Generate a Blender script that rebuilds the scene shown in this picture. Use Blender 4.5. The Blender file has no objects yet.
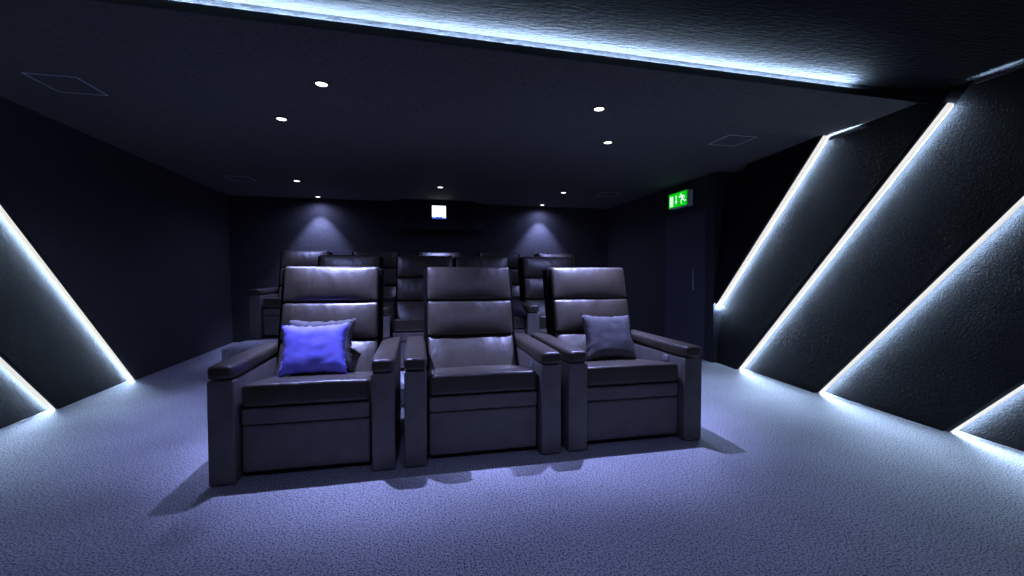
import bpy, bmesh, math, random
from mathutils import Vector, Matrix, noise
random.seed(7)
S = bpy.context.scene
C = S.collection
PI = math.pi

# ------------------------------------------------------------------ view
S.view_settings.view_transform = 'Standard'
S.view_settings.look = 'None'
S.view_settings.gamma = 1.0
S.view_settings.use_curve_mapping = False
S.view_settings.exposure = 0.0
w = bpy.data.worlds.new('World'); S.world = w; w.use_nodes = True
w.node_tree.nodes['Background'].inputs[0].default_value = (0, 0, 0, 1)
w.node_tree.nodes['Background'].inputs[1].default_value = 0.0

# ------------------------------------------------------------------ room numbers (metres)
CEIL = 2.584          # lowered ceiling
CEIL2 = 2.650         # raised ceiling over the front of the room
COVE = 2.565          # edge of the lowered ceiling
TR, RR = 3.925, 0.13  # right wall: front of the panels, depth of the steps
TL, RL = -3.135, 0.075
BACK = 8.416
FRONT = -1.3
KS = {1: 0.845, -1: 0.885}   # slant of the light strips on either wall: d + K z is constant along one
UR = [5.73, 4.645, 3.545, 2.452, 1.35, 0.25, -0.85]
UL = [5.67, 4.585, 3.500, 2.415, 1.33, 0.245, -0.84]

# ------------------------------------------------------------------ materials
def newmat(name):
    m = bpy.data.materials.new(name); m.use_nodes = True
    nt = m.node_tree
    return m, nt, nt.nodes['Principled BSDF']

def node(nt, kind, **kw):
    n = nt.nodes.new(kind)
    for k, v in kw.items():
        if k in n.inputs: n.inputs[k].default_value = v
        else: setattr(n, k, v)
    return n

def coords(nt, scale=(1, 1, 1)):
    tc = nt.nodes.new('ShaderNodeTexCoord')
    mp = nt.nodes.new('ShaderNodeMapping')
    mp.inputs['Scale'].default_value = scale
    nt.links.new(tc.outputs['Object'], mp.inputs['Vector'])
    return mp.outputs['Vector']

def bump_chain(nt, bsdf, layers):
    """layers: (scale vector, noise scale, detail, strength, distance)"""
    prev = None
    for sc, ns, det, st, dist in layers:
        v = coords(nt, sc)
        n = node(nt, 'ShaderNodeTexNoise'); n.inputs['Scale'].default_value = ns
        n.inputs['Detail'].default_value = det; n.inputs['Roughness'].default_value = .55
        nt.links.new(v, n.inputs['Vector'])
        b = node(nt, 'ShaderNodeBump'); b.inputs['Strength'].default_value = st
        b.inputs['Distance'].default_value = dist
        nt.links.new(n.outputs['Fac'], b.inputs['Height'])
        if prev: nt.links.new(prev.outputs['Normal'], b.inputs['Normal'])
        prev = b
    nt.links.new(prev.outputs['Normal'], bsdf.inputs['Normal'])

def colour_noise(nt, bsdf, c0, c1, scale, detail=3, lo=.35, hi=.65, sc=(1, 1, 1)):
    v = coords(nt, sc)
    n = node(nt, 'ShaderNodeTexNoise'); n.inputs['Scale'].default_value = scale
    n.inputs['Detail'].default_value = detail
    nt.links.new(v, n.inputs['Vector'])
    r = nt.nodes.new('ShaderNodeValToRGB')
    r.color_ramp.elements[0].position = lo; r.color_ramp.elements[0].color = (*c0, 1)
    r.color_ramp.elements[1].position = hi; r.color_ramp.elements[1].color = (*c1, 1)
    nt.links.new(n.outputs['Fac'], r.inputs['Fac'])
    nt.links.new(r.outputs['Color'], bsdf.inputs['Base Color'])
    return r

def leather(name, base, rough=.42, wrinkle=.35, spec=.5):
    m, nt, b = newmat(name)
    b.inputs['Roughness'].default_value = rough
    b.inputs['Specular IOR Level'].default_value = spec
    colour_noise(nt, b, tuple(x * .88 for x in base), tuple(x * 1.1 for x in base), 9)
    bump_chain(nt, b, [((5, 5, 1.6), 1.7, 2, wrinkle, .03), ((1, 1, 1), 380, 2, .12, .002)])
    return m

def fabric(name, base, rough=.8, layers=None, spec=.3):
    m, nt, b = newmat(name)
    b.inputs['Roughness'].default_value = rough
    b.inputs['Specular IOR Level'].default_value = spec
    colour_noise(nt, b, tuple(x * .85 for x in base), tuple(x * 1.15 for x in base), 40)
    bump_chain(nt, b, layers or [((1, 1, 1), 260, 3, .3, .003)])
    return m

def plain(name, base, rough=.5, metal=0.0, spec=.5):
    m, nt, b = newmat(name)
    b.inputs['Base Color'].default_value = (*base, 1)
    b.inputs['Roughness'].default_value = rough
    b.inputs['Metallic'].default_value = metal
    b.inputs['Specular IOR Level'].default_value = spec
    bump_chain(nt, b, [((1, 1, 1), 300, 2, .05, .001)])
    return m

def glow(name, col, strength):
    m, nt, b = newmat(name)
    b.inputs['Base Color'].default_value = (.02, .02, .02, 1)
    b.inputs['Emission Color'].default_value = (*col, 1)
    b.inputs['Emission Strength'].default_value = strength
    return m

M = {}
LED = (.50, .70, 1.0)
SPOT = (.38, .43, 1.0)
M['leather'] = leather('dark_leather', (.055, .044, .028), .40, .36, .8)
M['leather_panel'] = leather('dark_leather_panel', (.17, .158, .142), .5, .12, .35)
M['shell'] = leather('black_leather', (.005, .005, .005), .8, .1, .04)
M['base'] = plain('black_plinth', (.01, .01, .011), .7)
M['switch'] = plain('grey_switch_plate', (.22, .23, .27), .35)
M['wall'] = fabric('dark_wall_fabric', (.058, .058, .058), .8,
                   [((1, 1, 1), 22, 4, .35, .012), ((1, 1, 1), 150, 2, .25, .004)])
M['panel'] = fabric('dark_panel_hide', (.0105, .011, .0125), .7,
                    [((1, 1, 1), 3, 2, .25, .02), ((1, 1, 1), 75, 3, .7, .008)], .1)
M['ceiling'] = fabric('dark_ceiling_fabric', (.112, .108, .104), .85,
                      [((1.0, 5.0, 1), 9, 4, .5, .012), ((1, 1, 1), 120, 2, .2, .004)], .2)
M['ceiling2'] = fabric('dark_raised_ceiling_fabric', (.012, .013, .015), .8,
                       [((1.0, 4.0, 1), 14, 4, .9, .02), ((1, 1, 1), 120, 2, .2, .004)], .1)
M['door'] = fabric('dark_door_laminate', (.075, .078, .10), .55, [((8, 8, 1), 10, 2, .1, .003)])
M['trim'] = plain('black_trim', (.008, .008, .010), .6)
M['column'] = fabric('dark_column_fabric', (.03, .032, .042), .7)
M['frame'] = plain('grey_frame', (.62, .64, .72), .5)
M['metal'] = plain('satin_steel', (.55, .56, .6), .3, 1.0)
M['led'] = glow('led_tape', LED, 190.0)
M['diffuser'] = glow('led_diffuser', (.77, .75, .73), 1.0)
M['led_top_added'] = glow('led_added_top_tape', LED, 110.0)
M['led_pier_added'] = glow('led_added_pier_tape', LED, 380.0)
M['white'] = plain('added_white_plate', (.75, .75, .75), .6)
M['channel'] = plain('dark_channel', (.05, .05, .06), .5)
M['led_cove'] = glow('led_cove_tape', LED, 520.0)
M['lamp'] = glow('lamp_lens', (1, .98, .97), 4.0)
M['reflector'] = plain('lamp_reflector', (.5, .52, .6), .3, .9)
M['ring'] = plain('lamp_ring', (.02, .02, .024), .5)
M['green'] = glow('exit_green', (.0, .62, .004), 1.0)
M['sign_white'] = glow('exit_white', (.80, .86, .90), 1.0)
M['sign_box'] = plain('sign_housing', (.85, .86, .88), .5)
M['housing'] = fabric('projector_housing_fabric', (.030, .032, .042), .8)
M['rim'] = plain('black_rim', (.004, .004, .005), .5)

# carpet: speckled cut pile
m, nt, b = newmat('carpet'); M['carpet'] = m
b.inputs['Roughness'].default_value = .95; b.inputs['Specular IOR Level'].default_value = .1
v = coords(nt)
n1 = node(nt, 'ShaderNodeTexNoise'); n1.inputs['Scale'].default_value = 112; n1.inputs['Detail'].default_value = 3
n1.inputs['Roughness'].default_value = .7
n2 = node(nt, 'ShaderNodeTexNoise'); n2.inputs['Scale'].default_value = 2.2; n2.inputs['Detail'].default_value = 3
for n in (n1, n2): nt.links.new(v, n.inputs['Vector'])
r1 = nt.nodes.new('ShaderNodeValToRGB')
r1.color_ramp.elements[0].position = .40; r1.color_ramp.elements[0].color = (.07, .075, .09, 1)
r1.color_ramp.elements[1].position = .53; r1.color_ramp.elements[1].color = (.60, .61, .64, 1)
nt.links.new(n1.outputs['Fac'], r1.inputs['Fac'])
r2 = nt.nodes.new('ShaderNodeValToRGB')
r2.color_ramp.elements[0].position = .3; r2.color_ramp.elements[0].color = (.86, .86, .86, 1)
r2.color_ramp.elements[1].position = .7; r2.color_ramp.elements[1].color = (1, 1, 1, 1)
nt.links.new(n2.outputs['Fac'], r2.inputs['Fac'])
mx = nt.nodes.new('ShaderNodeMixRGB'); mx.blend_type = 'MULTIPLY'; mx.inputs[0].default_value = 1
nt.links.new(r1.outputs['Color'], mx.inputs[1]); nt.links.new(r2.outputs['Color'], mx.inputs[2])
nt.links.new(mx.outputs['Color'], b.inputs['Base Color'])
bp = node(nt, 'ShaderNodeBump'); bp.inputs['Strength'].default_value = .1; bp.inputs['Distance'].default_value = .004
nt.links.new(n1.outputs['Fac'], bp.inputs['Height']); nt.links.new(bp.outputs['Normal'], b.inputs['Normal'])

def velvet(name, c0, c1, sheen):
    m, nt, b = newmat(name)
    b.inputs['Roughness'].default_value = .75
    b.inputs['Specular IOR Level'].default_value = .2
    b.inputs['Sheen Weight'].default_value = sheen
    b.inputs['Sheen Roughness'].default_value = .4
    b.inputs['Sheen Tint'].default_value = (*c1, 1)
    colour_noise(nt, b, c0, c1, 14, 4, .3, .7)
    bump_chain(nt, b, [((1, 1, 1), 18, 3, .3, .01), ((1, 1, 1), 300, 2, .25, .002)])
    return m
M['blue'] = velvet('blue_velvet', (.20, .19, .95), (.30, .28, 1.0), .3)
M['grey'] = velvet('charcoal_cushion_cloth', (.085, .082, .085), (.12, .115, .12), .15)
M['black_cloth'] = velvet('black_cushion_cloth', (.014, .014, .016), (.022, .022, .024), .02)

# projector port: bright picture light behind the glass, blue flecks along its lower edge
m, nt, b = newmat('projector_port'); M['port'] = m
tc = nt.nodes.new('ShaderNodeTexCoord'); sp = nt.nodes.new('ShaderNodeSeparateXYZ')
nt.links.new(tc.outputs['Generated'], sp.inputs[0])
n = node(nt, 'ShaderNodeTexNoise'); n.inputs['Scale'].default_value = 5
nt.links.new(tc.outputs['Generated'], n.inputs['Vector'])
ad = node(nt, 'ShaderNodeMath'); ad.operation = 'MULTIPLY_ADD'; ad.inputs[1].default_value = -.55
nt.links.new(n.outputs['Fac'], ad.inputs[0]); zz = node(nt, 'ShaderNodeMath'); zz.inputs[1].default_value = .20
nt.links.new(sp.outputs['Z'], zz.inputs[0]); nt.links.new(zz.outputs[0], ad.inputs[2])
r = nt.nodes.new('ShaderNodeValToRGB')
e = r.color_ramp.elements
e[0].position = .0; e[0].color = (.02, .05, .35, 1)
e[1].position = .09; e[1].color = (.9, .97, 1, 1)
x = e.new(-0.0 + .04); x.color = (.02, .25, .75, 1)
nt.links.new(ad.outputs[0], r.inputs['Fac'])
b.inputs['Base Color'].default_value = (.02, .02, .02, 1)
nt.links.new(r.outputs['Color'], b.inputs['Emission Color']); b.inputs['Emission Strength'].default_value = 1.5

# ------------------------------------------------------------------ mesh helpers
def obj(name, bm, mat, parent=None, loc=None, smooth=False):
    me = bpy.data.meshes.new(name)
    bmesh.ops.recalc_face_normals(bm, faces=bm.faces[:])
    bm.to_mesh(me); bm.free()
    o = bpy.data.objects.new(name, me); C.objects.link(o)
    if mat: me.materials.append(mat)
    if parent: o.parent = parent
    if loc: o.location = loc
    if smooth:
        for p in me.polygons: p.use_smooth = True
    return o

def struct(name, bm, mat, parent=None, label=None):
    o = obj(name, bm, mat, parent)
    o['kind'] = 'structure'
    if label: o['label'] = label
    return o

def thing(name, label, cat, loc=(0, 0, 0), rotz=0, group=None):
    o = bpy.data.objects.new(name, None); C.objects.link(o)
    o.empty_display_size = .1
    o.location = loc; o.rotation_euler = (0, 0, rotz)
    return tag(o, label, cat, group)

def tag(o, label, cat, group=None):
    o['label'] = label; o['category'] = cat
    if group: o['group'] = group
    return o

def add_box(bm, x0, x1, y0, y1, z0, z1):
    v = [bm.verts.new(p) for p in ((x0, y0, z0), (x1, y0, z0), (x1, y1, z0), (x0, y1, z0),
                                   (x0, y0, z1), (x1, y0, z1), (x1, y1, z1), (x0, y1, z1))]
    for f in ((0, 3, 2, 1), (4, 5, 6, 7), (0, 1, 5, 4), (1, 2, 6, 5), (2, 3, 7, 6), (3, 0, 4, 7)):
        bm.faces.new([v[i] for i in f])
    return v

def box(x0, x1, y0, y1, z0, z1, bev=0, seg=2):
    bm = bmesh.new(); add_box(bm, x0, x1, y0, y1, z0, z1)
    if bev:
        bmesh.ops.bevel(bm, geom=bm.edges[:], offset=bev, segments=seg, affect='EDGES', profile=.5)
    return bm

def axis_samples(L, r, n):
    h = L / 2; m = h - r
    a = [-h, -m - r * .62, -m - r * .27]
    inner = [-m + 2 * m * i / n for i in range(n + 1)]
    return a + inner + [-q for q in reversed(a)]

def rbox(cx, cy, cz, L, r, n=(6, 3, 5), fn=None):
    """rounded, subdivided box; fn(p local) -> p local shapes it"""
    bm = bmesh.new(); cache = {}
    ax = [axis_samples(L[i], r, n[i]) for i in range(3)]
    h = [l / 2 for l in L]
    def vert(p):
        q = [max(-(h[i] - r), min(h[i] - r, p[i])) for i in range(3)]
        d = Vector((p[0] - q[0], p[1] - q[1], p[2] - q[2]))
        o = Vector(q) + (d.normalized() * r if d.length > 1e-9 else Vector())
        if fn: o = fn(o)
        o = o + Vector((cx, cy, cz))
        k = tuple(round(c, 5) for c in p)
        if k not in cache: cache[k] = bm.verts.new(o)
        return cache[k]
    for a in range(3):
        u, v = [i for i in range(3) if i != a]
        for s in (-1, 1):
            for i in range(len(ax[u]) - 1):
                for j in range(len(ax[v]) - 1):
                    q = []
                    for (ii, jj) in ((i, j), (i + 1, j), (i + 1, j + 1), (i, j + 1)):
                        p = [0, 0, 0]; p[a] = s * h[a]; p[u] = ax[u][ii]; p[v] = ax[v][jj]
                        q.append(vert(p))
                    bm.faces.new(q)
    return bm

def disc(bm, cx, cy, z, r, n=24):
    vs = [bm.verts.new((cx + r * math.cos(2 * PI * i / n), cy + r * math.sin(2 * PI * i / n), z)) for i in range(n)]
    bm.faces.new(vs)

def lathe(prof, n=28):
    """prof: closed list of (r, z)"""
    bm = bmesh.new(); rings = []
    for r, z in prof:
        rings.append([bm.verts.new((r * math.cos(2 * PI * i / n), r * math.sin(2 * PI * i / n), z)) for i in range(n)])
    for a in range(len(prof)):
        A, B = rings[a], rings[(a + 1) % len(prof)]
        for i in range(n):
            bm.faces.new((A[i], A[(i + 1) % n], B[(i + 1) % n], B[i]))
    return bm

def tube(bm, pts, r, n=10):
    pts = [Vector(p) for p in pts]; rings = []
    for i, p in enumerate(pts):
        d = (pts[min(i + 1, len(pts) - 1)] - pts[max(i - 1, 0)]).normalized()
        a = d.orthogonal().normalized() if i == 0 else (rings_dir - d * rings_dir.dot(d)).normalized()
        rings_dir = a; bq = d.cross(a)
        rings.append([bm.verts.new(p + (a * math.cos(2 * PI * k / n) + bq * math.sin(2 * PI * k / n)) * r) for k in range(n)])
    for A, B in zip(rings, rings[1:]):
        for k in range(n): bm.faces.new((A[k], A[(k + 1) % n], B[(k + 1) % n], B[k]))
    bm.faces.new(rings[0][::-1]); bm.faces.new(rings[-1])

def prism(bm, poly, fn0, fn1):
    """poly of 2-D points, extruded between fn0(p) and fn1(p)"""
    a = [bm.verts.new(fn0(p)) for p in poly]; b_ = [bm.verts.new(fn1(p)) for p in poly]
    bm.faces.new(a); bm.faces.new(b_[::-1])
    for i in range(len(poly)):
        j = (i + 1) % len(poly)
        bm.faces.new((a[i], b_[i], b_[j], a[j]))

# ------------------------------------------------------------------ room shell
bm = bmesh.new(); add_box(bm, -3.6, 4.5, FRONT - .2, BACK + .2, -.12, 0)
struct('floor', bm, M['carpet'])
def edge(t): return COVE + .016 * (t - .4)          # the step runs very slightly out of square
def band(bm, x0, x1, a0, a1, z0, z1):
    # box whose near and far faces follow the edge (a0, a1 = offsets from it; a number over 1 is absolute)
    f = lambda t, a_: a_ if abs(a_) > 1 else edge(t) + a_
    v = add_box(bm, x0, x1, 0, 1, z0, z1)
    for q in v: q.co.y = f(q.co.x, a1 if q.co.y > .5 else a0)
bm = bmesh.new(); band(bm, -3.6, 4.5, .012, BACK + .2, CEIL, CEIL + .004)
struct('ceiling', bm, M['ceiling'])
bm = bmesh.new()
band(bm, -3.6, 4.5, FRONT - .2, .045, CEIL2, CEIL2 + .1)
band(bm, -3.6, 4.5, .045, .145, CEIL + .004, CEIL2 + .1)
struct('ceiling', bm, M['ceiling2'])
bm = bmesh.new(); band(bm, TL + .01, TR + .01, 0, .011, CEIL - .036, CEIL + .010)
struct('trim_1', bm, M['trim'])
bm = bmesh.new(); add_box(bm, -3.6, 4.5, BACK, BACK + .2, 0, CEIL2)
struct('wall_back', bm, M['wall'])
bm = bmesh.new(); add_box(bm, -3.6, 4.5, FRONT - .2, FRONT, 0, CEIL2)
struct('wall_front', bm, M['wall'])
# left wall, rear stretch (runs slightly outwards to the back corner, its near end slants with the strips)
bm = bmesh.new()
u0 = UL[0]
def left_front(p):
    d, z = p; return (TL - max(0, d + KS[-1] * z - u0) / (BACK - u0) * .055, d, z)
prism(bm, [(u0, 0), (BACK, 0), (BACK, CEIL), (u0 - KS[-1] * CEIL, CEIL)], left_front, lambda p: (-3.6, p[0], p[1]))
struct('wall_left', bm, M['wall'])
# right wall, rear stretch holding the door, with the short pier before the panels
bm = bmesh.new(); add_box(bm, TR + .018, 4.4, 5.232, BACK, 0, CEIL)
struct('wall_right', bm, M['wall'])
bm = bmesh.new(); add_box(bm, TR - .005, 4.4, 5.06, 5.232, 0, CEIL)
struct('trim_2', bm, M['column'])

def clip(poly, fa):
    out = []
    for i in range(len(poly)):
        p, q = poly[i], poly[(i + 1) % len(poly)]
        a, c = fa(p), fa(q)
        if a >= 0: out.append(p)
        if (a >= 0) != (c >= 0):
            t = a / (a - c); out.append((p[0] + (q[0] - p[0]) * t, p[1] + (q[1] - p[1]) * t))
    return out

def panel(side, u_near, u_far, top, dmax, front, step):
    K = KS[side]
    poly = [(FRONT, 0), (dmax, 0), (dmax, top), (FRONT, top)]
    poly = clip(poly, lambda p: p[0] + K * p[1] - u_near)
    if u_far is not None: poly = clip(poly, lambda p: u_far - p[0] - K * p[1])
    if len(poly) < 3: return
    uf = u_far if u_far is not None else u_near + 1.1
    def f(p):
        s = (p[0] + K * p[1] - u_near) / (uf - u_near)
        return (front + side * step * s, p[0], p[1])
    bm = bmesh.new(); prism(bm, poly, f, lambda p: (front + side * (step + .3), p[0], p[1]))
    return struct('wall_panel', bm, M['panel'])

# right wall: slanted panels stepping like saw teeth
panel(1, UR[0], UR[0] + 1.1, CEIL, 5.06, TR, RR)
for i in range(len(UR) - 1):
    panel(1, UR[i + 1], UR[i], CEIL if i == 0 else CEIL2, 5.06, TR, RR)
for i in range(len(UL) - 1):
    panel(-1, UL[i + 1], UL[i], CEIL if i == 0 else CEIL2, BACK, TL, RL)

# ------------------------------------------------------------------ light strips in the steps
THROW = [(3.8, 31, 58, .36), (.2, 80, 160, 1.0)]      # (watts per metre, aim, spread, how far up the strip)
GAP = .045      # the tape sits this far above the panel it grazes
def strip(side, u, top, dmax, front, step, label, group):
    K = KS[side]; gap = GAP * (1 if side > 0 else .55); lip = .020 if side > 0 else .010
    z0 = max(0.004, (u - dmax) / K + .004); z1 = min(top - .004, (u - FRONT) / K)
    if side > 0 and abs(u - K * top - COVE) < .25: z1 = 2.505      # ends where it meets the ceiling step
    if z1 - z0 < .05: return
    def bar(a, b_, o0, o1):
        bm = bmesh.new(); vs = []
        for z in (z0, z1):
            for off in (o0, o1):
                d = u - K * z - off * math.sqrt(1 + K * K)
                for t in (front + side * a, front + side * b_): vs.append(bm.verts.new((t, d, z)))
        for f in [(0, 1, 3, 2), (4, 6, 7, 5), (0, 4, 5, 1), (2, 3, 7, 6), (0, 2, 6, 4), (1, 5, 7, 3)]:
            bm.faces.new([vs[i] for i in f])
        return bm
    dmid = u - K * (z0 + z1) / 2
    o = thing('light_strip', label, 'light strip', (front + side * step / 2, u - K * z0, z0), 0, group)
    for nm, bm, mt in (('diffuser', bar(lip, step - gap, .022, .026), M['diffuser']),
                       ('channel', bar(lip, step - gap, .001, .022), M['channel']),
                       ('reflector', bar(step - gap + .004, step + .002, .0008, .003), M['white']),  # white plate added to brighten the step face beside the tape
                       ('led_tape', bar(step - gap, step - gap + .003, .003, .021), M['led'])):
        bmesh.ops.translate(bm, verts=bm.verts[:], vec=-o.location)
        obj(nm, bm, mt, o)
    if z1 > 2.4 and side > 0:
        ztop = top
        # short tape and channel added inside the step, to make the ceiling glow
        dt = u - K * top - .03; tt = front + side * (step - .055)
        x0, x1 = sorted((tt, tt + side * .03))
        bm = bmesh.new()
        add_box(bm, x0, x1, dt - .32, dt, top - .046, top - .040)
        add_box(bm, x0, x0 + .004, dt - .32, dt, top - .040, top - .024)
        add_box(bm, x1 - .004, x1, dt - .32, dt, top - .040, top - .024)
        bmesh.ops.translate(bm, verts=bm.verts[:], vec=-o.location); obj('added_top_channel', bm, M['channel'], o)
        bm = box(x0 + .006, x1 - .006, dt - .31, dt - .01, top - .040, top - .037)
        bmesh.ops.translate(bm, verts=bm.verts[:], vec=-o.location); obj('added_top_tape', bm, M['led_top_added'], o)
    if z0 > .5:
        # short upright diffuser and tape, added to give the pier face its glow
        xa, xb = front + .035, front + step - .012
        for nm, bm, mt in (('return_diffuser', box(xa, xb, 5.050, 5.0585, .775, .83), M['diffuser']),
                           ('added_pier_tape', box(xa, xb, 5.025, 5.0585, .768, .773), M['led_pier_added'])):
            bmesh.ops.translate(bm, verts=bm.verts[:], vec=-o.location)
            obj(nm, bm, mt, o)
    # the strip's outward throw: a long narrow lamp with a shielded beam, aimed down and into the room
    ax = Vector((0, -K, 1)).normalized()                       # along the strip
    nu = Vector((0, -1, -K)).normalized()                      # away from the step face
    for watts, phi, spread, part in THROW:
        ln = (z1 - z0) * part * math.sqrt(1 + K * K) - .02
        zm = z0 + (z1 - z0) * part / 2
        pos = Vector((front + side * step * .4, u - K * zm, zm)) + nu * .034
        L = bpy.data.lights.new('strip_throw', 'AREA'); L.shape = 'RECTANGLE'
        L.size = ln; L.size_y = .03; L.energy = watts * ln * (.95 if side > 0 else .45); L.color = LED; L.spread = math.radians(spread)
        lo = bpy.data.objects.new('strip_throw', L); C.objects.link(lo); lo.parent = o
        ph = math.radians(phi)
        aim = (nu * math.cos(ph) + Vector((-side, 0, 0)) * math.sin(ph)).normalized()
        yx = (-aim).cross(ax).normalized()
        rot = Matrix((ax, yx, -aim)).transposed().to_4x4()
        lo.matrix_local = Matrix.Translation(pos - Vector(o.location)) @ rot
    return o

RLAB = ['glowing slanted light strip on right wall nearest the door',
        'long glowing strip on right wall running up to the ceiling cove corner',
        'glowing slanted strip on right wall third from the door, leaving at the picture edge',
        'short glowing strip at the bottom right corner of the photo',
        'light strip on right wall beside the viewer', 'light strip on right wall behind the viewer']
for i, u in enumerate(UR[:4]):
    strip(1, u, CEIL if i < 1 else CEIL2, 5.055, TR, RR, RLAB[i], 'slanted light strips on the right wall')
LLAB = ['glowing slanted strip on left wall reaching the floor farther from the viewer',
        'short glowing strip at the left picture edge, lower and nearer on left wall',
        'light strip on left wall beside the viewer', 'light strip on left wall just behind the viewer',
        'light strip on left wall well behind the viewer']
for i, u in enumerate(UL[:2]):
    strip(-1, u, CEIL if i == 0 else CEIL2, BACK, TL, RL, LLAB[i], 'slanted light strips on the left wall')
# cove tape lying on top of the lowered ceiling's edge
bm = bmesh.new(); band(bm, -3.05, 3.22, .016, .040, CEIL + .0045, CEIL + .0075)
tag(obj('cove_light', bm, M['led_cove']),
    'long light strip hidden in the ceiling step, washing the raised ceiling', 'light strip')

# ------------------------------------------------------------------ carpeted risers
def riser(x0, x1, y0, y1, z0, z1, label):
    o = obj('seating_riser', box(x0, x1, y0, y1, z0, z1, .012, 2), M['carpet'])
    o['kind'] = 'structure'; o['label'] = label
    return o
riser(-1.42, 2.34, 3.95, 5.697, 0, .175, 'low carpeted riser under the middle row of seats')
riser(-2.29, 3.00, 5.70, BACK - .002, 0, .313, 'higher carpeted riser under the back row of seats')

# ------------------------------------------------------------------ door and handle
d1 = struct('door_1', box(TR - .004, TR + .017, 5.245, 6.218, .008, 2.112, .003, 1), M['door'])
bm = bmesh.new()
tube(bm, [(TR - .004, 5.43, 1.29), (TR - .045, 5.43, 1.29), (TR - .058, 5.43, 1.277), (TR - .058, 5.43, .993),
          (TR - .045, 5.43, .98), (TR - .004, 5.43, .98)], .009, 10)
h = obj('door_handle', bm, M['metal'], d1, smooth=True); h['label'] = 'steel pull handle'

# ------------------------------------------------------------------ exit sign above the door
sg = thing('exit_sign', 'green illuminated running man exit sign on wall above the door', 'sign', (TR + .018, 5.80, 2.33))
obj('housing', box(-.095, 0, -.235, .235, -.115, .115, .006, 2), M['sign_box'], sg)
fx = -.0965
obj('face', box(fx, -.0945, -.228, .228, -.105, .108), M['green'], sg)
def flat(name, polys, mat, x=-.0985, dy=0, sc=1):
    bm = bmesh.new()
    for poly in polys:
        prism(bm, poly, lambda p: (x, p[0] * sc + dy, p[1] * sc), lambda p: (x + .0018, p[0] * sc + dy, p[1] * sc))
    o = obj(name, bm, mat, sg); return o
# seen from the room +y (towards the back) lies on the left of the sign
flat('door_symbol', [[(.195, -.085), (.115, -.085), (.115, .068), (.195, .068)]], M['sign_white'])
flat('arrow_symbol', [[(.048, .068), (.026, .068), (.026, -.02), (.048, -.02)],
                      [(.066, -.012), (.008, -.012), (.037, -.066)]], M['sign_white'])
cir = lambda cy, cz, r: [(cy + r * math.cos(2 * PI * i / 14), cz + r * math.sin(2 * PI * i / 14)) for i in range(14)]
def limb(p, q, wd):
    p, q = Vector(p), Vector(q); nrm = (q - p).normalized(); nn = Vector((-nrm.y, nrm.x)) * wd / 2
    return [tuple(p + nn), tuple(q + nn), tuple(q - nn), tuple(p - nn)]
flat('figure_symbol', [cir(-.055, .078, .020), limb((-.075, .058), (-.118, -.012), .044),
                       limb((-.07, .05), (-.02, .03), .017), limb((-.02, .03), (.0, .062), .015),
                       limb((-.08, .05), (-.145, .048), .017), limb((-.145, .048), (-.165, .010), .015),
                       limb((-.105, -.005), (-.06, -.03), .022), limb((-.06, -.03), (-.072, -.088), .018),
                       limb((-.118, -.008), (-.155, -.045), .022), limb((-.155, -.045), (-.205, -.040), .018)], M['sign_white'], dy=-.036, sc=.84)

# ------------------------------------------------------------------ projector housing on the back wall
ph = thing('projector_housing', 'dark boxed projector housing with lit square port high on back wall', 'projector box', (.40, BACK, 2.066))
bm = bmesh.new()
prism(bm, [(-.92, 0), (-.62, -.33), (.62, -.33), (.92, 0)], lambda p: (p[0], p[1] - .001, 0), lambda p: (p[0], p[1] - .001, CEIL - 2.066 - .002))
obj('box', bm, M['housing'], ph)
bm = bmesh.new()
add_box(bm, -.145, .145, -.345, -.331, .150, .168); add_box(bm, -.145, .145, -.345, -.331, .412, .430)
add_box(bm, -.145, -.127, -.345, -.331, .168, .412); add_box(bm, .127, .145, -.345, -.331, .168, .412)
obj('port_frame', bm, M['rim'], ph)
p = obj('port_window', box(-.127, .127, -.337, -.332, .168, .412), M['port'], ph); p['label'] = 'bright white square projector window'

# ------------------------------------------------------------------ square flush panels in the ceiling
def ceiling_panel(t, d, s, rz, label):
    o = thing('ceiling_panel', label, 'ceiling panel', (t, d, CEIL), rz, 'square flush panels in the ceiling')
    a = s / 2; wd = .009
    bm = bmesh.new()
    add_box(bm, -a, a, -a, -a + wd, -.003, 0); add_box(bm, -a, a, a - wd, a, -.003, 0)
    add_box(bm, -a, -a + wd, -a + wd, a - wd, -.003, 0); add_box(bm, a - wd, a, -a + wd, a - wd, -.003, 0)
    obj('frame', bm, M['frame'], o)
    bm = bmesh.new(); add_box(bm, -a + wd, a - wd, -a + wd, a - wd, -.002, 0)
    obj('infill', bm, M['ceiling'], o)
ceiling_panel(-2.48, 3.785, .32, .0, 'square ceiling panel with pale outline at upper left, nearest on the left')
ceiling_panel(3.185, 3.865, .32, .0, 'square ceiling panel with pale outline at right, beside the lit panel near the door')
ceiling_panel(-2.48, 6.915, .33, .0, 'faint square ceiling panel far back near the left rear corner')
ceiling_panel(3.235, 6.90, .33, .0, 'faint square ceiling panel far back near the right rear corner')

# ------------------------------------------------------------------ downlights
def dup_tree(o, parent=None):
    c = o.copy(); C.objects.link(c)
    if parent: c.parent = parent
    for ch in list(o.children): dup_tree(ch, c)
    return c

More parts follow.
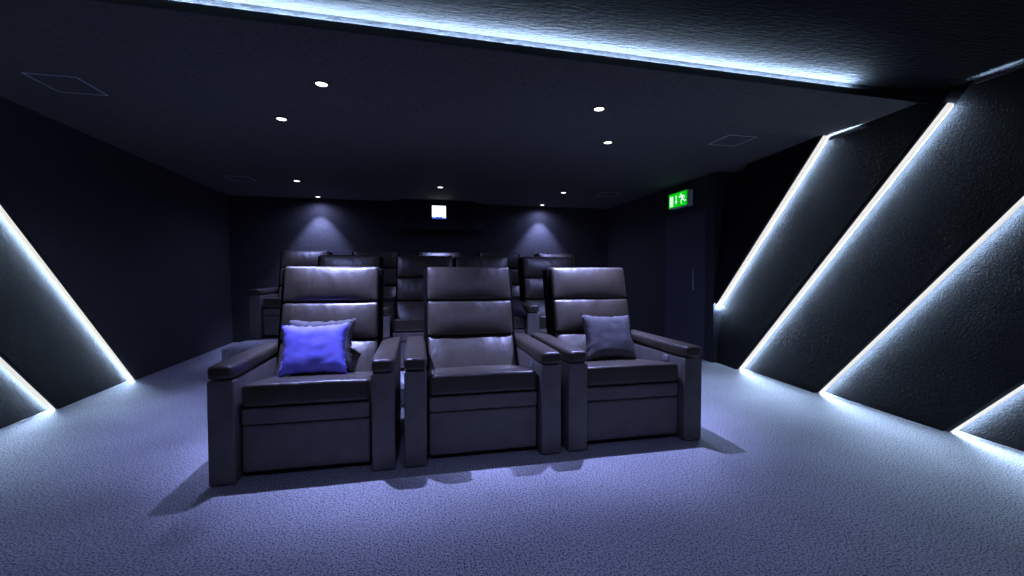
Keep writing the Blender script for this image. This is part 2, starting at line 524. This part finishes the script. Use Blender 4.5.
def make_downlight():
    o = thing('downlight', '', 'downlight')
    obj('trim_ring', lathe([(.044, 0), (.058, 0), (.058, -.004), (.053, -.007), (.046, -.007), (.044, -.004)]), M['ring'], o, smooth=True)
    obj('reflector', lathe([(.0385, 0), (.0435, 0), (.0445, -.006), (.0425, -.006)]), M['reflector'], o, smooth=True)
    bm = bmesh.new(); disc(bm, 0, 0, -.0035, .0385); disc(bm, 0, 0, 0, .0385)
    l = obj('lens', bm, M['lamp'], o); l['label'] = 'bright white lamp lens'
    return o
DL = [(-.669, 3.37, 'left front ceiling downlight, above the blue cushion chair', 'main'),
      (1.491, 3.37, 'right front ceiling downlight, above the right armchair', 'main'),
      (-.25, .30, 'added fill downlight in the raised ceiling, unseen above the viewer, left', 'front'),  # this and the next are added lamps, out of view, brightening the seat fronts
      (1.15, .30, 'added fill downlight in the raised ceiling, unseen above the viewer, right', 'front'),
      (-1.169, 4.194, 'second ceiling downlight on the left, just behind the front one', 'second'),
      (1.956, 4.194, 'second ceiling downlight on the right, just behind the front one', 'second'),
      (-1.727, 6.894, 'small far ceiling downlight on the left above back row', 'rear'),
      (.364, 6.894, 'small far ceiling downlight in the middle, before the projector port', 'rear'),
      (2.417, 6.894, 'small far ceiling downlight on the right above back row', 'rear'),
      (-1.715, 8.204, 'rearmost left ceiling downlight casting the pool of light on back wall', 'wash'),
      (2.431, 8.204, 'rearmost right ceiling downlight casting the pool of light on back wall', 'wash')]
# (watts, cone angle degrees, blend) of the beam and of the spill of each kind
BEAM = {'main': [(500, 68, 1), (50, 122, 1)], 'front': [(30, 78, 1)], 'second': [(120, 70, .6), (60, 150, 1)],
        'rear': [(90, 60, .6), (18, 165, 1)], 'wash': [(175, 76, .6), (22, 165, 1)]}
def add_spot(parent, watts, ang, blend, tilt=(0, 0), radius=.022):
    L = bpy.data.lights.new('lamp_beam', 'SPOT')
    L.energy = watts; L.color = SPOT; L.spot_size = math.radians(ang); L.spot_blend = blend
    L.shadow_soft_size = radius
    o = bpy.data.objects.new('lamp_beam', L); C.objects.link(o); o.parent = parent; o.location = (0, 0, -.035)
    o.rotation_euler = (-math.radians(tilt[1]), math.radians(tilt[0]), 0)   # gimbal turned to the middle and the front of the room
proto = make_downlight()
for i, (t, d, lab, kind) in enumerate(DL):
    o = proto if i == 0 else None
    if o is None:
        o = proto.copy(); C.objects.link(o)
        for ch in list(proto.children):
            if ch.type == 'MESH':
                c = ch.copy(); C.objects.link(c); c.parent = o
    o.location = (t, d, CEIL if d > COVE else CEIL2); tag(o, lab, 'downlight', 'round ceiling downlights')
    for bw in BEAM[kind]: add_spot(o, *bw, tilt=(-10 if t < .4 else 5, -1) if kind == 'main' else (0, -42) if kind == 'front' else (0, 0))

# ------------------------------------------------------------------ cinema recliners
def puff(bx, by, bz, h, axis_amt):
    """bulge faces outwards"""
    def f(p):
        q = p.copy()
        sx, sy, sz = p.x / h[0], p.y / h[1], p.z / h[2]
        q.y += math.copysign(by * (1 - sx ** 4) * (1 - sz ** 2) * abs(sy), sy) if by else 0
        q.z += math.copysign(bz * (1 - sx ** 4) * (1 - sy ** 4) * abs(sz), sz) if bz else 0
        q.x += math.copysign(bx * (1 - sy ** 2) * (1 - sz ** 2) * abs(sx), sx) if bx else 0
        return q
    return f

def y_front(z): return .66 + (z - .45) * .275      # front face of the reclined back

def back_cushion(name, z0, z1, root, wd=.69, th=.14, bulge=.028, tilt=.275):
    zc = (z0 + z1) / 2; hz = (z1 - z0)
    fwd = .030 if tilt > .5 else 0
    h = (wd / 2, th / 2, hz / 2)
    pf = puff(0, bulge, .0, h, None)
    seed = random.random() * 50
    def f(p):
        q = pf(p)
        nz = noise.noise(Vector((p.x * 7 + seed, seed, p.z * 2.2)))
        if p.y < 0: q.y += nz * .0065
        q.y += p.z * tilt
        return q
    bm = rbox(0, y_front(zc) + th / 2 - fwd, zc, (wd, th, hz), .022, (14, 2, 6), f)
    return obj(name, bm, M['leather'], root, smooth=True)

def make_recliner(name='cinema_recliner', arms=True):
    root = thing(name, '', 'cinema seat')
    def slope(p):
        q = p.copy()
        k = (p.y + .35) / .7
        q.z -= .10 * max(0, k) * (1 if p.z > -.02 else .4)
        # crown of the seat
        if p.z > .02: q.z += .012 * (1 - (p.x / .36) ** 2) * max(0, 1 - (2 * k - 1) ** 2)
        if p.z > .02: q.z += .004 * noise.noise(Vector((p.x * 6, p.y * 4, 3.1)))
        return q
    obj('seat_cushion', rbox(0, .40, .492, (.715, .71, .136), .024, (12, 10, 3), slope), M['leather'], root, smooth=True)
    obj('front_panel', rbox(0, .26, .366, (.715, .42, .094), .014, (8, 4, 2)), M['leather_panel'], root, smooth=True)
    obj('footrest', rbox(0, .105, .174, (.715, .10, .276), .016, (8, 2, 6)), M['leather_panel'], root, smooth=True)
    obj('base', box(-.364 if arms else -.354, .364 if arms else .354, .17, .90, .0, .40, .008), M['base'], root)
    back_cushion('lumbar_cushion', .43, .706, root, tilt=.60)
    back_cushion('back_cushion', .712, .986, root)
    back_cushion('headrest', .992, 1.264, root)
    # padded rear shell behind the three cushions
    def lean(p):
        q = p.copy(); q.y += p.z * .275; return q
    obj('back_shell', rbox(0, y_front(.75) + .135, .75, (.745 if arms else .715, .17, 1.0), .02, (6, 2, 6), lean), M['shell'], root, smooth=True)
    if arms:
        for s in (-1, 1):
            x = s * .4395
            a = obj('armrest', rbox(x, .480, .3025, (.136, .98, .595), .010, (3, 10, 6)), M['leather_panel'], root, smooth=True)
            def rnd(p, sx=x):
                q = p.copy()
                # rounded corners of the cap in plan at its front end
                e = (-.47) - p.y
                if p.y < -.43:
                    k = min(1, (-.43 - p.y) / .065); q.x *= 1 - .20 * k * k
                if p.z > 0: q.z += .005 * (1 - (p.x / .07) ** 2)
                return q
            obj('armrest_cap', rbox(x, .478, .6455, (.146, .99, .073), .020, (4, 12, 2), rnd), M['leather'], a, smooth=True)
        # control plate on the inner side of the right-hand armrest (as seen from the front)
        sw = obj('control_plate', rbox(.3695, .235, .562, (.010, .075, .046), .0045, (1, 4, 3)), M['switch'], root, smooth=True)
        sw['label'] = 'small pale grey control plate'
    return root

rec = make_recliner()
spots = [(-.648, 2.69, 0, 'front row left dark leather cinema recliner holding a blue cushion', 'front row of cinema seats'),
         (.424, 2.695, 0, 'front row middle dark leather cinema recliner with an empty seat', 'front row of cinema seats'),
         (1.492, 2.70, 0, 'front row right dark leather cinema recliner holding one grey cushion', 'front row of cinema seats'),
         (-.790, 4.58, .175, 'middle row recliner directly behind the front row blue cushion seat, mostly hidden', 'middle row of cinema seats'),
         (1.700, 4.58, .175, 'middle row recliner at right end, peeking between front middle and right seats', 'middle row of cinema seats'),
         (-1.733, 6.46, .315, 'back row leftmost recliner whose armrest and front show beside the left wall', 'back row of cinema seats'),
         (-.668, 6.46, .315, 'back row recliner second from left, seen left of the middle pair', 'back row of cinema seats'),
         (.367, 6.46, .315, 'back row centre recliner with brightly lit headrest top below projector port', 'back row of cinema seats'),
         (1.410, 6.46, .315, 'back row recliner second from right, seen right of the middle pair', 'back row of cinema seats'),
         (2.450, 6.46, .315, 'back row rightmost recliner with lit headrest edge under right pool of light', 'back row of cinema seats')]
for i, (t, d, z, lab, grp) in enumerate(spots):
    o = rec if i == 0 else dup_tree(rec)
    o.location = (t, d, z); tag(o, lab, 'cinema seat', grp)
pair = make_recliner('armless_recliner', False)
tag(pair, 'left seat of the armless middle pair, directly left of front middle seat', 'cinema seat', 'middle row of cinema seats')
pair.location = (.098, 4.58, .175)
o = dup_tree(pair); o.location = (.818, 4.58, .175)
tag(o, 'right seat of the armless middle pair, mostly hidden by front middle seat', 'cinema seat', 'middle row of cinema seats')

# ------------------------------------------------------------------ cushions
def cushion(name, wd, ht, th, mat, loc, lean, roll, yaw, label, seed, group=None):
    bm = bmesh.new(); n = 26; grid = {}
    for s in (-1, 1):
        for i in range(n + 1):
            for j in range(n + 1):
                a, c = 2 * i / n - 1, 2 * j / n - 1
                edge = i in (0, n) or j in (0, n)
                if s == 1 and edge: grid[s, i, j] = grid[-1, i, j]; continue
                # sides drawn in between the pointed corners, with a crinkled seam
                sx = 1 - .11 * (1 - c * c) ** 1.2 * abs(a) ** 2; sz = 1 - .11 * (1 - a * a) ** 1.2 * abs(c) ** 2
                cr = max(abs(a), abs(c)) ** 10
                jit = (noise.noise(Vector((a * 9 + seed, c * 9, seed))) * .010 + noise.noise(Vector((a * 24 + seed, c * 24, seed))) * .009) * cr
                x = a * wd / 2 * sx + (jit if abs(a) > abs(c) else 0)
                z = c * ht / 2 * sz + (jit if abs(c) >= abs(a) else 0)
                prof = ((1 - a ** 4) * (1 - c ** 4)) ** .5
                y = s * th / 2 * prof
                y += .006 * prof * noise.noise(Vector((a * 2.5 + seed, c * 2.5, s * 3)))
                y += .006 * noise.noise(Vector((a * 10, c * 10, seed))) * cr
                grid[s, i, j] = bm.verts.new((x, y, z))
    for s in (-1, 1):
        for i in range(n):
            for j in range(n):
                bm.faces.new((grid[s, i, j], grid[s, i + 1, j], grid[s, i + 1, j + 1], grid[s, i, j + 1]))
    o = obj(name, bm, mat, smooth=True)
    o.location = loc
    o.rotation_mode = 'ZXY'
    o.matrix_world = Matrix.Translation(loc) @ Matrix.Rotation(yaw, 4, 'Z') @ Matrix.Rotation(-lean, 4, 'X') @ Matrix.Rotation(roll, 4, 'Y')
    return tag(o, label, 'cushion', group or 'scatter cushions on the seats')
R = math.radians
cushion('cushion', .445, .36, .13, M['blue'], (-.698, 3.165, .684), R(21), R(-1), R(-1), 'bright blue velvet cushion on the front row left seat', 3.3)
cushion('cushion', .47, .39, .12, M['grey'], (-.685, 3.310, .687), R(17), R(0), R(-2), 'dark grey cushion half hidden behind the blue one', 8.1)
cushion('cushion', .45, .38, .14, M['grey'], (1.532, 3.250, .688), R(22), R(2), R(4), 'dark grey cushion alone on the front row right seat', 5.7)
cushion('cushion', .46, .40, .17, M['black_cloth'], (.985, 4.80, .815), R(76), R(12), R(4), 'black cushion lying on the middle row seat beside the right armrest', 1.9)

# ------------------------------------------------------------------ camera
cam = bpy.data.cameras.new('camera'); co = bpy.data.objects.new('camera', cam); C.objects.link(co)
cam.sensor_width = 36; cam.sensor_fit = 'HORIZONTAL'; cam.lens = 427.383 / 1024 * 36
cam.clip_start = .05
co.location = (0, 0, 1.2)
co.rotation_euler = (PI / 2 - R(1.79), 0, -R(12.486))
S.camera = co
